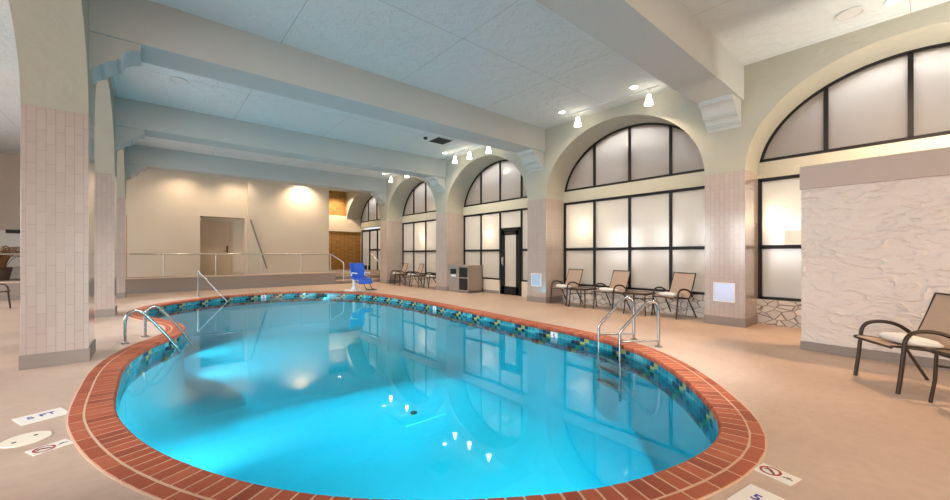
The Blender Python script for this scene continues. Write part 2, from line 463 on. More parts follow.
# main drain on the floor
mb = MB(); mb.box(.7 - .38, .7 + .38, -1.4 - .38, -1.4 + .38, -1.36, -1.345)
dr = mb.build('main_drain', 'drain_white', pool, bevel=.004)
MB().lathe(.66, -1.44, [(0, -1.346), (.06, -1.346), (.055, -1.325), (0, -1.32)], 20).build('drain_port', 'vent_dark', dr)
# depth tiles on the waterline and the skimmer mouth
def band_at(x, y):
    k = min(range(len(TP)), key=lambda i: (TP[i] - Vector((x, y))).length); return TP[k] - PB, TN[k]
for (x, y) in ((5.35, 4.25), (5.63, 8.4), (2.9, 14.3)):
    p, q = band_at(x, y); ang = math.atan2(q.y, q.x)
    mb = MB(); e = Vector((-q.y, q.x)); c = p + q * .016
    mb.add([(c.x + e.x * s1 * .075 - q.x * o, c.y + e.y * s1 * .075 - q.y * o, z) for o in (0, .008) for (s1, z) in ((-1, -.205), (1, -.205), (1, -.055), (-1, -.055))],
           [(0, 1, 2, 3), (7, 6, 5, 4), (0, 4, 5, 1), (1, 5, 6, 2), (2, 6, 7, 3), (3, 7, 4, 0)])
    dt = mb.build('depth_tile', 'sign_white', pool); dt['label'] = 'white depth tile with blue figure'
    text_mesh('depth_figure', '5', .12, 'blue_ink', dt, (c.x - q.x * .009, c.y - q.y * .009, -.13), rz=ang - PI / 2, rx=PI / 2)
p, q = band_at(4.55, 13.72); e = Vector((-q.y, q.x)); mb = MB(); c = p + q * .017
mb.add([(c.x + e.x * s1 * .2 - q.x * o, c.y + e.y * s1 * .2 - q.y * o, z) for o in (0, .012) for (s1, z) in ((-1, -.19), (1, -.19), (1, -.07), (-1, -.07))],
       [(0, 1, 2, 3), (7, 6, 5, 4), (0, 4, 5, 1), (1, 5, 6, 2), (2, 6, 7, 3), (3, 7, 4, 0)])
mb.build('skimmer_mouth', 'vent_dark', pool)
wt = fill_between('pool_water', [tuple(p) for p in offset(PO, .017)], None, WATER_Z, 'water')
tag(wt, 'calm clear turquoise water filling the pool', 'water', kind='stuff')

# ------------------------------------------------------------------ beams, corbels, ceiling
CORB = [(0, 0), (.66, 0), (.66, -.10)] + [(.66 - .27 * math.sin(u), -.10 - .20 * (1 - math.cos(u)) * 1.0) for u in [PI / 2 * k / 6 for k in range(1, 7)]] + \
       [(.34, -.30), (.34, -.335)] + [(.34 - .17 * math.sin(u), -.335 - .10 * (1 - math.cos(u))) for u in [PI / 2 * k / 5 for k in range(1, 6)]] + \
       [(.12, -.435), (.12, -.47)] + [(.12 - .10 * math.sin(u), -.47 - .07 * (1 - math.cos(u))) for u in [PI / 2 * k / 4 for k in range(1, 5)]] + [(0, -.54)]
CORB = [(x * .72, z * .86) for x, z in CORB]
for i, (a, bq) in enumerate(PIERS):
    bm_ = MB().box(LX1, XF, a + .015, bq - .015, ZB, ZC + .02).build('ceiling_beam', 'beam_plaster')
    struct(bm_)
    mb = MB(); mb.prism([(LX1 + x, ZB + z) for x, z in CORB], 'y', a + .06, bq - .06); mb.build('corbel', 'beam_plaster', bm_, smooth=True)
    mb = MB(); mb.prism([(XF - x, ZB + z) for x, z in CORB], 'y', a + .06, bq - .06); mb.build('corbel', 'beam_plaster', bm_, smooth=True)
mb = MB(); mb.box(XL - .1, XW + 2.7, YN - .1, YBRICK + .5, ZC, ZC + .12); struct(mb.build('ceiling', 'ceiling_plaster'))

# ------------------------------------------------------------------ tiled pillars
def pillar(x0, x1, a, bq, label, panel=0, z0=0., zt=ZT):
    th_ = thing('tiled_pillar', label, 'pillar', ((x0 + x1) / 2, (a + bq) / 2, z0))
    hx, hy = (x1 - x0) / 2, (bq - a) / 2
    MB().box(-hx, hx, -hy, hy, .0, zt - z0).build('tile_cladding', 'glazed_tile', th_, bevel=.004)
    mb = MB(); mb.box(-hx - .012, hx + .012, -hy - .012, hy + .012, .0, .16); mb.build('plinth', 'base_grey', th_, bevel=.004)
    if panel:
        mb = MB(); zc = .61; s = .16
        mb.box(-hx - .014, -hx + .002, -s, s, zc - s, zc + s)
        p = mb.build('access_panel', 'access', th_, bevel=.003)
        mb = MB()
        for (y0, y1, q0, q1) in ((-s - .014, s + .014, s, s + .014), (-s - .014, s + .014, -s - .014, -s), (-s - .014, -s, -s, s), (s, s + .014, -s, s)):
            mb.box(-hx - .018, -hx + .002, y0, y1, zc + q0, zc + q1)
        mb.build('panel_rim', 'white_label', p)
    return th_
rl = ['', '', 'glazed tile pillar beside the rough plaster partition', 'glazed tile pillar between the glass door and the three chairs',
      'glazed tile pillar behind the towel cabinet', 'glazed tile pillar beside the steps at the far end']
ll = ['', '', '', 'large pale tiled pillar in the left foreground', 'tiled pillar standing behind the large left foreground pillar', 'slim looking tiled pillar nearest the ramp on the left side']
for i, (a, bq) in enumerate(PIERS):
    if i >= 2: pillar(XF, XW + .12, a, bq, rl[i], panel=i in (2, 3))
    else: struct(MB().box(XF, XW + .12, a, bq, 0, ZT).build('wall_pier', 'glazed_tile'))
    if i >= 3: pillar(LX0, LX1, a, bq, ll[i], zt=3.0)
    else: struct(MB().box(LX0, LX1, a, bq, 0, 3.0).build('wall_pier', 'glazed_tile'))

# ------------------------------------------------------------------ window wall bays
FR = .03       # half width of a bar
def lower_window(idx, y0, y1, z0=.46, z1=2.73, zm=1.44, door=None, ncol=4):
    """frame and panes between two piers; door = column index left out"""
    root = MB(); xs0, xs1 = XW - .03, XW + .05
    ys = [y0 + (y1 - y0) * k / ncol for k in range(ncol + 1)]
    for k, y in enumerate(ys):
        yy0 = y if k == 0 else (y - 2 * FR if k == ncol else y - FR)
        root.box(xs0, xs1, yy0, yy0 + 2 * FR, z0, z1)
    for k in range(ncol):
        cells = [(z0, z0 + .05), (zm - .035, zm + .035), (z1 - .06, z1)] if k != door else [(z1 - .06, z1)]
        for (q0, q1) in cells: root.box(xs0, xs1, ys[k] + FR * .9, ys[k + 1] - FR * .9, q0, q1)
    w = root.build('window_%d' % idx, 'black_frame'); struct(w)
    for k in range(ncol):
        spans = [(z0 + .05, zm - .035), (zm + .035, z1 - .06)] if k != door else [(2.16, z1 - .06)]
        for (q0, q1) in spans:
            MB().box(XW, XW + .012, ys[k] + FR * .9, ys[k + 1] - FR * .9, q0, q1).build('pane', 'frosted_glass', w)
    return ys
def arch_window(idx, y0, y1, zs=3.03, ncol=4):
    xs0, xs1 = XW - .03, XW + .05; mb = MB()
    pts = arch_pts(y0, y1, 48); w = .045; c = (y0 + y1) / 2; a = (y1 - y0) / 2
    inn = [(c + (p[0] - c) * (1 - w / a), ZT + (p[1] - ZT) * (1 - w / ARCH_H)) for p in pts]
    for (p, q, r, s) in zip(pts, pts[1:], inn, inn[1:]):
        if p[1] < zs - .01 and q[1] < zs - .01: continue
        quad = [p, q, s, r]; quad = [(yy, max(zz, zs)) for yy, zz in quad]
        mb.prism(quad, 'x', xs0, xs1)
    mb.box(xs0, xs1, y0 + .02, y1 - .02, zs, zs + .06)
    ys = [y0 + (y1 - y0) * k / ncol for k in range(ncol + 1)]
    for y in ys[1:-1]: mb.box(xs0, xs1, y - FR, y + FR, zs + .05, arch_z(y, y0, y1) - .03)
    o = mb.build('window_%d' % idx, 'black_frame'); struct(o)
    for k in range(ncol):
        ya, yb = ys[k] + (.02 if k == 0 else FR), ys[k + 1] - (.02 if k == ncol - 1 else FR)
        top = [(ya + (yb - ya) * j / 14, max(zs + .05, arch_z(ya + (yb - ya) * j / 14, y0, y1) - .035)) for j in range(15)]
        MB().prism([(ya, zs + .05), (yb, zs + .05)] + top[::-1], 'x', XW, XW + .012).build('pane', 'arch_glass', o)
bays = [(PIERS[i][1], PIERS[i + 1][0]) for i in range(5)] + [(PIERS[5][1], YBRICK)]
for i, (y0, y1) in enumerate(bays):
    if i == 0: continue
    struct(MB().box(XW - .06, XW + .12, y0, y1, 2.73, 3.03).build('wall_transom_%s' % 'abcdef'[i], 'stucco'))
    if i < 5:
        ys = lower_window(i * 2 - 1, y0, y1, door=1 if i == 3 else None)
        if i == 3:
            struct(MB().box(XW - .04, XW + .12, y0, ys[1] - .03, 0, .46).box(XW - .04, XW + .12, ys[2] + .03, y1, 0, .46).build('wall_kick_%s' % 'abcdef'[i], 'cream_wall'))
            struct(MB().box(XW - .055, XW - .04, ys[2] + .03, y1, 0, .1).build('baseboard_right', 'base_grey'))
            DOOR_Y = (ys[1], ys[2])
        else:
            struct(MB().box(XW - .10, XW + .12, y0, y1, 0, .46).build('wall_kick_%s' % 'abcdef'[i], 'fieldstone' if i < 4 else 'cream_wall'))
    arch_window(i * 2, y0, y1)

# glazed door of the third bay
dy0, dy1 = DOOR_Y
mb = MB(); x0, x1 = XW - .05, XW + .04
mb.box(x0, x1, dy0 + .035, dy0 + .085, 0, 2.16).box(x0, x1, dy1 - .085, dy1 - .035, 0, 2.16).box(x0, x1, dy0 + .035, dy1 - .035, 2.08, 2.16)
door = mb.build('door_1', 'black_frame'); struct(door); door['label'] = 'black framed glass door with frosted pane in the window wall'
mb = MB(); q0, q1 = dy0 + .09, dy1 - .09
mb.box(x0 + .01, x1 - .01, q0, q0 + .13, .01, 2.075).box(x0 + .01, x1 - .01, q1 - .13, q1, .01, 2.075).box(x0 + .01, x1 - .01, q0, q1, 1.93, 2.075).box(x0 + .01, x1 - .01, q0, q1, .01, .27)
leaf = mb.build('door_leaf', 'black_frame', door)
MB().box(XW - .006, XW + .006, q0 + .12, q1 - .12, .25, 1.95).build('pane', 'frosted_glass', leaf)
mb = MB(); mb.box(x0 - .004, x0 + .012, q1 - .105, q1 - .045, .95, 1.22); mb.tube([(x0 - .05, q1 - .075, 1.2), (x0 - .05, q1 - .075, .99)], .012).tube([(x0 - .05, q1 - .075, 1.18), (x0, q1 - .075, 1.18)], .009).tube([(x0 - .05, q1 - .075, 1.01), (x0, q1 - .075, 1.01)], .009)
mb.build('door_handle', 'brushed', leaf)
MB().box(x0 - .03, x0 + .012, dy0 + .3, dy0 + .62, 1.965, 2.02).build('door_closer', 'bronze_frame', leaf)

# far bay: door and side light above the steps (raised floor .5)
y0, y1 = bays[5]
mb = MB()
for yy in (19.0, 19.95, 18.1, 17.2): mb.box(XW - .04, XW + .05, yy, yy + .09, .5, 2.6)
mb.box(XW - .04, XW + .05, 17.2, 20.04, 2.52, 2.62).box(XW - .04, XW + .05, 17.2, 19.0, 1.5, 1.58).box(XW - .04, XW + .05, 19.0, 20.0, .5, .72)
w = mb.build('door_2', 'black_frame'); struct(w)
MB().box(XW, XW + .012, 19.09, 19.95, .72, 2.52).build('pane', 'frosted_glass', w)
MB().box(XW, XW + .012, 17.29, 19.0, .5, 2.52).build('pane', 'frosted_glass', w)
struct(MB().box(XW, XW + .12, 20.04, YBRICK, .0, 2.73).box(XW, XW + .12, y0, 17.2, 0, 2.73).build('wall_far_return', 'cream_wall'))

# corridor behind the glass
XC = XW + 2.2
mb = MB(); mb.box(XC, XC + .1, YN, YBRICK + .4, 0, ZC); struct(mb.build('wall_corridor', 'corridor_white'))
mb = MB(); mb.box(XW + .12, XC, YN, YBRICK + .4, 2.86, 2.94); struct(mb.build('ceiling_corridor', 'corridor_white'))
struct(MB().box(XW + .12, XW + 1.1, YN, YBRICK + .4, 2.945, 3.0).box(XW + 1.1, XW + 1.2, YN, YBRICK + .4, 2.945, ZC).build('wall_added_plenum', 'plenum_brown'))  # brown plenum shell added so the arch panes darken downward

# notice sheet taped on the glass of the nearest bay
mb = MB(); mb.box(XW - .036, XW - .033, 1.30, 1.72, 1.485, 1.735)
tag(mb.build('paper_notice', 'sign_white'), 'blank looking white paper sheet taped on glass beside the plaster partition', 'notice')

# ------------------------------------------------------------------ rough plaster partition on the right
PX, PY1, PY0 = 6.82, 1.15, -3.6
mb = MB(); mb.box(PX + .03, PX + .26, PY0, PY1 - .01, 0, 2.20)
part = mb.build('wall_partition', 'cap_plaster'); struct(part)
ny, nz = 420, 210; vs = []; fs = []
for j in range(nz + 1):
    for i in range(ny + 1):
        y = PY0 + (PY1 - PY0) * i / ny; z = .11 + (2.19 - .11) * j / nz
        wx = .12 * noise.noise(Vector((y * 2.1, z * 2.1, 5.))); wz = .10 * noise.noise(Vector((y * 2.3, z * 2.3, 15.)))
        yy, zz = y + wx, z + wz
        s = noise.noise(Vector((yy * 4.2, zz * 11., 1.3)))
        s2 = noise.noise(Vector((yy * 11 + 7, zz * 26, 4.1)))
        q = .65 * s + .35 * s2
        plate = max(0., min(1., (q + .02) / .10))        # trowelled plates with torn edges
        r = abs(noise.noise(Vector((yy * 5.0 + 3, zz * 15., 9.7))))
        ridge = max(0, .09 - r) / .09 * (1 if noise.noise(Vector((y * 1.7, z * 2.6, 22.))) > -.05 else .15)
        d = .013 * plate + .018 * ridge + .005 * noise.noise(Vector((y * 26, z * 46, 2)))
        vs.append((PX + .024 - d, y, z))
for j in range(nz):
    for i in range(ny):
        k = j * (ny + 1) + i; fs.append((k, k + 1, k + ny + 2, k + ny + 1))
m2 = MB(); m2.add(vs, fs); m2.build('rough_plaster_face', 'rough_plaster', part, smooth=True, weld=False)
MB().box(PX - .02, PX + .3, PY0, PY1 + .012, 2.19, 2.5).build('cap', 'cap_plaster', part, bevel=.006)
MB().box(PX - .012, PX + .26, PY0, PY1 + .006, 0, .115).build('baseboard', 'base_grey', part)
# uplight lamp fixed to the rear of the partition
up = thing('wall_uplight', 'slim uplight fixed behind the plaster partition cap', 'lamp', (PX + .32, -.9, 2.2))
MB().box(-.05, .05, -.6, .6, -.04, .02).build('housing', 'vent_white', up)

# ------------------------------------------------------------------ far end: raised walkway, walls, steps
RY = 16.95
struct(MB().box(XL, 6.25, RY, YBRICK + .3, 0, .5).box(6.25, XW + .1, RY + .95, YBRICK + .3, 0, .5).build('floor_raised', 'ramp_grey'))
mb = MB(); mb.box(XL, 6.27, RY - .02, RY + .28, .485, .525); struct(mb.build('trim_1', 'ramp_cap'))
mb = MB(); mb.box(XL, 6.26, RY - .015, RY, 0, .12); struct(mb.build('baseboard_far', 'base_grey'))
st = thing('entry_steps', 'concrete steps up to the raised walkway at the far end', 'steps', (7.5, RY, 0))
for i in range(2):
    MB().box(-1.24, 1.3, .33 * i, .95, .1667 * i, .1667 * (i + 1) - .003).build('step', 'ramp_grey', st)
    MB().box(-1.24, 1.3, .33 * i - .012, .33 * i + .05, .1667 * (i + 1) - .03, .1667 * (i + 1) + .001).build('step_nosing', 'ramp_cap', st)
MB().box(-1.24, 1.3, .938, .96, .34, .502).build('step_nosing', 'ramp_cap', st)
# back wall in two planes with a door recess
RX0, RX1, RZ = 1.48, 2.98, 2.79
mb = MB()
mb.box(-.62, RX0, YBACK, YBACK + .2, .5, ZC).box(RX1, 3.1, YBACK, YBACK + .2, .5, ZC).box(RX0, RX1, YBACK, YBACK + .2, RZ, ZC)
mb.box(RX0 - .15, RX0, YBACK + .2, YBACK + .55, .5, RZ).box(RX1, RX1 + .15, YBACK + .2, YBACK + .55, .5, RZ).box(RX0, RX1, YBACK + .2, YBACK + .55, RZ, RZ + .1).box(RX0 - .15, RX1 + .15, YBACK + .55, YBACK + .65, .5, RZ + .1)
struct(mb.build('wall_back', 'cream_wall'))
struct(MB().box(3.06, 6.31, YBACK - .28, YBACK + .2, .5, ZC).build('wall_back_front_plane', 'cream_wall'))
d2 = MB().box(RX0 + .02, RX0 + 1.02, YBACK + .50, YBACK + .545, .5, 2.6).build('door_3', 'door_beige'); struct(d2)
MB().box(RX0 - .0, RX0 + .02, YBACK + .48, YBACK + .55, .5, 2.64).box(RX0 + 1.02, RX0 + 1.06, YBACK + .48, YBACK + .55, .5, 2.64).box(RX0, RX0 + 1.06, YBACK + .48, YBACK + .55, 2.6, 2.64).build('door_frame', 'door_beige', d2)
mb = MB(); mb.cyl(RX0 + .93, YBACK + .49, 1.5, 1.62, .02); mb.tube([(RX0 + .95, YBACK + .5, 1.45), (RX0 + .95, YBACK + .44, 1.45), (RX0 + .80, YBACK + .43, 1.45)], .013); mb.box(RX0 + .92, RX0 + .98, YBACK + .485, YBACK + .5, 1.38, 1.66)
mb.build('door_handle', 'bronze_frame', d2)
d4 = MB().box(-1.2, -.62, YBACK + .1, YBACK + .16, .5, 2.68).build('door_4', 'door_brown'); struct(d4)
struct(MB().box(-1.3, -.62, YBACK, YBACK + .2, 2.68, ZC).build('wall_back_lintel', 'cream_wall'))
# sloping wall handrail left of the second wall plane
hr = thing('wall_handrail', 'grey sloping handrail fixed to the back wall beside the recessed door', 'handrail', (3.1, YBACK - .3, 0))
mb = MB(); mb.tube([(.02, -.06, 2.72), (.62, -.06, .72)], .03); mb.build('rail', 'base_grey', hr)
MB().tube([(.05, -.06, 2.62), (.05, .02, 2.62)], .015).build('bracket', 'brushed', hr)
MB().tube([(.56, -.06, .92), (.56, .02, .92)], .015).build('bracket', 'brushed', hr)
# brick end wall
struct(MB().box(6.0, XW + .2, YBRICK, YBRICK + .2, .5, 2.52).build('wall_brick', 'far_brick'))
struct(MB().box(6.0, XW + .2, YBRICK - .06, YBRICK + .2, 2.52, 3.35).build('wall_brick_band', 'cream_wall'))
struct(MB().box(6.0, XW + .2, YBRICK, YBRICK + .2, 3.35, ZC).build('wall_brick_upper', 'far_brick'))
struct(MB().box(6.2, 6.31, YBACK + .2, YBRICK, .5, ZC).build('wall_passage', 'cream_wall'))

# railing along the raised walkway
def railing(name, label, x0, x1, posts, cat='railing', endslope=False):
    r = thing(name, label, cat, (x0, RY + .12, .525))
    pts = [(0, 0, .79), (x1 - x0, 0, .79)]
    if endslope: pts = round_path([(0, 0, .79), (x1 - x0, 0, .79), (x1 - x0 + .42, -.38, .42), (x1 - x0 + .42, -.38, -.4)], .08)
    mb = MB(); mb.tube(pts, .024); mb.build('top_rail', 'brushed', r, smooth=True)
    for px_ in posts:
        mb = MB(); mb.tube([(px_ - x0, 0, 0), (px_ - x0, 0, .78)], .02); mb.lathe(px_ - x0, 0, [(0, 0), (.05, 0), (.05, .012), (0, .014)], 14); mb.build('post', 'brushed', r, smooth=True)
    return r
railing('guard_rail', 'steel guard rail on the raised walkway in front of the cream back wall', -.52, 6.1, [.36, 1.86, 3.36, 4.85, 6.08], endslope=True)
railing('guard_rail', 'steel guard rail on the walkway in the aisle left of the big pillar', -6.6, -1.2, [-6.5, -5., -3.5, -1.9])
hr2 = thing('handrail', 'sloping steel handrail on the right side of the far steps', 'handrail', (8.35, RY, 0))
mb = MB(); mb.tube(round_path([(0, 1.3, .5), (0, 1.3, 1.36), (0, .95, 1.36), (0, -.1, .86), (0, -.1, 0)], .1), .022); mb.build('rail', 'brushed', hr2, smooth=True)

# ------------------------------------------------------------------ left aisle shell
YA = 19.6
struct(MB().box(XL - .1, -1.2, YA, YA + .2, .5, ZC).build('wall_aisle_back', 'aisle_wall'))
mb = MB()
WN = [(-5.5, -3.0), (-1.6, 1.9), (3.0, 6.6), (7.6, 11.2), (12.2, 15.6)]
prev = YN
for (a, bq) in WN:
    mb.box(XL - .15, XL, prev, a, 0, ZC); mb.box(XL - .15, XL, a, bq, 0, .45); mb.box(XL - .15, XL, a, bq, 3.2, ZC); prev = bq
mb.box(XL - .15, XL, prev, YA + .2, 0, ZC)
struct(mb.build('wall_aisle_side', 'aisle_wall'))
for j, (a, bq) in enumerate(WN):
    mb = MB()
    for k in range(5): yy = a + (bq - a) * k / 4; mb.box(XL - .1, XL - .02, yy - .03, yy + .03, .45, 3.2)
    for zz in (.45, 1.5, 3.14): mb.box(XL - .1, XL - .02, a, bq, zz, zz + .06)
    struct(mb.build('window_%d' % (20 + j), 'black_frame'))
struct(MB().box(XL - .1, XW + .2, YN - .15, YN, 0, ZC).build('wall_near', 'aisle_wall'))
# aisle end window, its brightness painted as an opaque white pane, plant, sign
mb = MB(); mb.box(-6.4, -2.4, YA - .04, YA, .9, .97).box(-6.4, -2.4, YA - .04, YA, 2.05, 2.1).box(-6.4, -6.33, YA - .04, YA, .9, 2.1).box(-2.47, -2.4, YA - .04, YA, .9, 2.1)
w = mb.build('window_30', 'corridor_white'); struct(w)
MB().box(-6.35, -2.45, YA - .02, YA - .005, .95, 2.06).build('pane', 'white_label', w)

# ------------------------------------------------------------------ ceiling fixtures
def round_grille(x, y, label):
    g_ = thing('ceiling_speaker', label, 'ceiling speaker', (x, y, ZC))
    MB().lathe(0, 0, [(.15, 0), (.16, -.012), (.13, -.02), (.115, -.012)], 32).build('rim', 'vent_white', g_, smooth=True)
    MB().lathe(0, 0, [(0, -.010), (.118, -.010), (.118, -.002), (0, -.002)], 32).build('grille', 'vent_white', g_)
round_grille(.42, 9.3, 'round white grille in the ceiling over the far left of the pool')
round_grille(7.4, .72, 'round pale grille in the warm lit ceiling above the partition')
v_ = thing('air_vent', 'dark square air vent in the ceiling before the third arch', 'air vent', (6.5, 9.25, ZC))
mb = MB(); 
for (x0, x1, y0, y1) in ((-.3, .3, -.3, -.26), (-.3, .3, .26, .3), (-.3, -.26, -.26, .26), (.26, .3, -.26, .26)): mb.box(x0, x1, y0, y1, -.02, .002)
mb.build('frame', 'vent_white', v_); MB().box(-.26, .26, -.26, .26, -.006, .002).build('backing', 'vent_dark', v_)
for k in range(5):
    MB().add([(-.26, -.2 + .1 * k, -.004), (.26, -.2 + .1 * k, -.004), (.26, -.16 + .1 * k, -.03), (-.26, -.16 + .1 * k, -.03)], [(0, 1, 2, 3)]).build('louvre', 'vent_dark', v_)
sd = thing('smoke_detector', 'small dark detector on the ceiling beside the square air vent', 'detector', (6.0, 9.3, ZC))
MB().lathe(0, 0, [(0, -.06), (.04, -.06), (.06, -.02), (.06, .002), (0, .002)], 20).build('body', 'vent_dark', sd)

LIGHTS = []
def light(name, kind, loc, energy, col=(1, 1, 1), rot=(0, 0, 0), **kw):
    L = D.lights.new(name, kind); L.energy = energy; L.color = col
    for k, v in kw.items(): setattr(L, k, v)
    o = D.objects.new(name, L); C.objects.link(o); o.location = loc; o.rotation_euler = rot; return o
def aim(o, target):
    o.rotation_euler = (Vector(target) - Vector(o.location)).to_track_quat('-Z', 'Y').to_euler()

WARM = (1., .78, .54); WHITE = (1., .93, .84); DAY = (1., .975, .965)
bayname = {1: 'nearest arch', 2: 'second arch', 3: 'glass door arch', 4: 'fourth arch'}
def can(x, y, label, e=45, col=WARM):
    c = thing('recessed_downlight', label, 'ceiling light', (x, y, ZC))
    MB().lathe(0, 0, [(.075, .0), (.095, -.004), (.085, -.014), (.07, -.006)], 28).build('trim_ring', 'vent_white', c, smooth=True)
    MB().lathe(0, 0, [(0, -.007), (.07, -.007), (.07, -.003), (0, -.003)], 24).build('lamp', 'bulb_white', c)
    l = light('downlight_beam', 'SPOT', (0, 0, -.03), e, col, spot_size=math.radians(130), spot_blend=.8, shadow_soft_size=.06); l.parent = c
HEAD_BM = None
def track(xt, y0, y1, heads, label, hl, e=52, col=WARM, drop=.1):
    tr_ = thing('lighting_track', label, 'track', (xt, (y0 + y1) / 2, ZC))
    MB().box(-.018, .018, -(y1 - y0) / 2, (y1 - y0) / 2, -.028, .0).build('rail', 'vent_white', tr_)
    MB().box(-.045, .045, -.09, .09, -.032, .0).build('feed_box', 'vent_white', tr_)
    for k, y in enumerate(heads):
        h = thing('track_spotlight', hl[k], 'spotlight', (xt, y, ZC - .028), 0, 'glowing track spotlights')
        mb = MB(); mb.tube([(0, 0, 0), (0, 0, -drop)], .012).lathe(0, 0, [(0, .0), (.035, .0), (.035, -.03), (0, -.03)], 14); mb.build('stem', 'vent_white', h, smooth=True)
        MB().lathe(0, 0, [(.028, -drop), (.04, -drop - .01), (.05, -drop - .08), (.085, -drop - .2), (.078, -drop - .2), (.04, -drop - .08), (0, -drop - .03)], 20).build('glass_shade', 'bulb_warm', h, smooth=True)
        l = light('spotlight_beam', 'SPOT', (0, 0, -drop - .21), e, col, spot_size=math.radians(120), spot_blend=.7, shadow_soft_size=.07); l.parent = h
        aim(l, (.25, 0, -drop - 2))
track(7.66, 3.45, 5.6, [3.66, 5.34], 'white lighting track on the ceiling before the second arch',
      ['glowing spotlight at the right end of the track before the second arch', 'glowing spotlight at the left end of the track before the second arch'])
track(7.66, 8.3, 11.0, [8.45, 9.35, 10.1], 'white lighting track on the ceiling before the glass door arch',
      ['glowing spotlight nearest the beam before the glass door arch', 'middle glowing spotlight of the three before the glass door arch', 'farthest glowing spotlight of the three before the glass door arch'])
track(7.66, 12.8, 15.2, [13.2, 14.5], 'white lighting track on the ceiling before the fourth arch',
      ['glowing spotlight nearer the beam before the fourth arch', 'farther glowing spotlight before the fourth arch'])
can(7.46, .31, 'lit recessed downlight at the top edge above the partition', 260, (1, .62, .34))
can(7.37, 3.82, 'lit recessed downlight right of the pair before the second arch')
can(7.38, 5.58, 'lit recessed downlight left of the pair before the second arch')
can(7.40, 10.3, 'lit recessed downlight before the glass door arch')
can(7.40, 14.6, 'lit recessed downlight before the fourth arch')
# wall washers over the far cream wall
can(.9, YBACK - .75, 'recessed downlight washing the cream wall left of the door recess', 72)
can(2.6, YBACK - .75, 'recessed downlight washing the cream wall above the door recess', 72)
can(5.1, YBACK - .75, 'recessed downlight washing the right half of the cream back wall', 165)
can(7.4, YBRICK - .7, 'recessed downlight before the far brick wall', 220)

# ------------------------------------------------------------------ furniture
def make_chair(label):
    """sling patio armchair facing -y"""
    c = thing('patio_chair', label, 'chair', (0, 0, 0), 0, 'sling patio armchairs')
    W = .29
    # seat sling: curved sheet with thickness
    def sheet(profile, hw, name):
        mb = MB(); n = len(profile); vs = []; fs = []
        xs = [-hw, -hw * .5, 0, hw * .5, hw]
        for t_ in (0, -.008):
            for i, (y, z) in enumerate(profile):
                for x in xs:
                    sag = -.012 * (1 - (x / hw) ** 2)
                    vs.append((x, y, z + t_ + sag))
        m = len(xs)
        for s in range(2):
            for i in range(n - 1):
                for k in range(m - 1):
                    a = s * n * m + i * m + k; fs.append((a, a + 1, a + m + 1, a + m))
        for i in range(n - 1):
            for k in (0, m - 1):
                a = i * m + k; fs.append((a, a + m, a + m + n * m, a + n * m))
        for k in range(m - 1):
            for i in (0, n - 1):
                a = i * m + k; fs.append((a, a + 1, a + 1 + n * m, a + n * m))
        mb.add(vs, fs); return mb.build(name, 'sling', c, smooth=True)
    seatp = [(-.30, .425), (-.27, .44), (-.18, .435), (-.05, .42), (.08, .405), (.17, .40)]
    sheet(seatp, .245, 'seat')
    backp = [(.17, .405), (.20, .44), (.26, .58), (.32, .745), (.37, .885), (.375, .90)]
    mb = MB(); n = len(backp); xs = [-.245, -.12, 0, .12, .245]; vs = []; fs = []
    for t_ in (0, .008):
        for (y, z) in backp:
            for x in xs: vs.append((x, y + t_ + .012 * (1 - (x / .245) ** 2), z))
    m = 5
    for s in range(2):
        for i in range(n - 1):
            for k in range(m - 1): a = s * n * m + i * m + k; fs.append((a, a + 1, a + m + 1, a + m))
    for i in range(n - 1):
        for k in (0, m - 1): a = i * m + k; fs.append((a, a + m, a + m + n * m, a + n * m))
    for k in range(m - 1):
        for i in (0, n - 1): a = i * m + k; fs.append((a, a + 1, a + 1 + n * m, a + n * m))
    mb.add(vs, fs); mb.build('backrest', 'sling', c, smooth=True)
    for s in (-1, 1):
        x = s * .25
        MB().tube(smooth_path([(x, -.30, .42), (x, -.27, .433), (x, -.05, .414), (x, .15, .396), (x, .205, .44), (x, .27, .59), (x, .33, .755), (x, .378, .905)], 4), .0115).build('side_rail', 'bronze_frame', c, smooth=True)
        x = s * W
        loop = smooth_path([(x, -.27, 0), (x, -.245, .20), (x, -.225, .40), (x, -.21, .51), (x, -.15, .575), (x, -.03, .59), (x, .09, .56), (x, .19, .49), (x * .93, .24, .43)], 6)
        MB().tube(loop, .016, flat=1.15).build('front_leg_and_arm', 'bronze_frame', c, smooth=True)
        MB().tube([(x * .93, .10, .405), (x * .96, .21, .22), (x, .34, 0)], .014).build('rear_leg', 'bronze_frame', c, smooth=True)
        MB().tube([(x * .86, -.21, .405), (x * 1.0, -.215, .405)], .012).build('seat_bracket', 'bronze_frame', c)
    for p_, q_, r_ in (((-.25, -.295, .42), (.25, -.295, .42), .012), ((-.25, .16, .392), (.25, .16, .392), .012), ((-.25, .379, .905), (.25, .379, .905), .009), ((-.27, .04, .39), (.27, .04, .39), .011)):
        MB().tube([p_, q_], r_).build('cross_bar', 'bronze_frame', c, smooth=True)
    return c
proto_chair = make_chair('x'); first = [True]
def chair(x, y, rzdeg, label):
    c = proto_chair if first[0] else copy_tree(proto_chair)
    first[0] = False
    c.location = (x, y, 0); c.rotation_euler = (0, 0, math.radians(rzdeg)); c['label'] = label
    return c
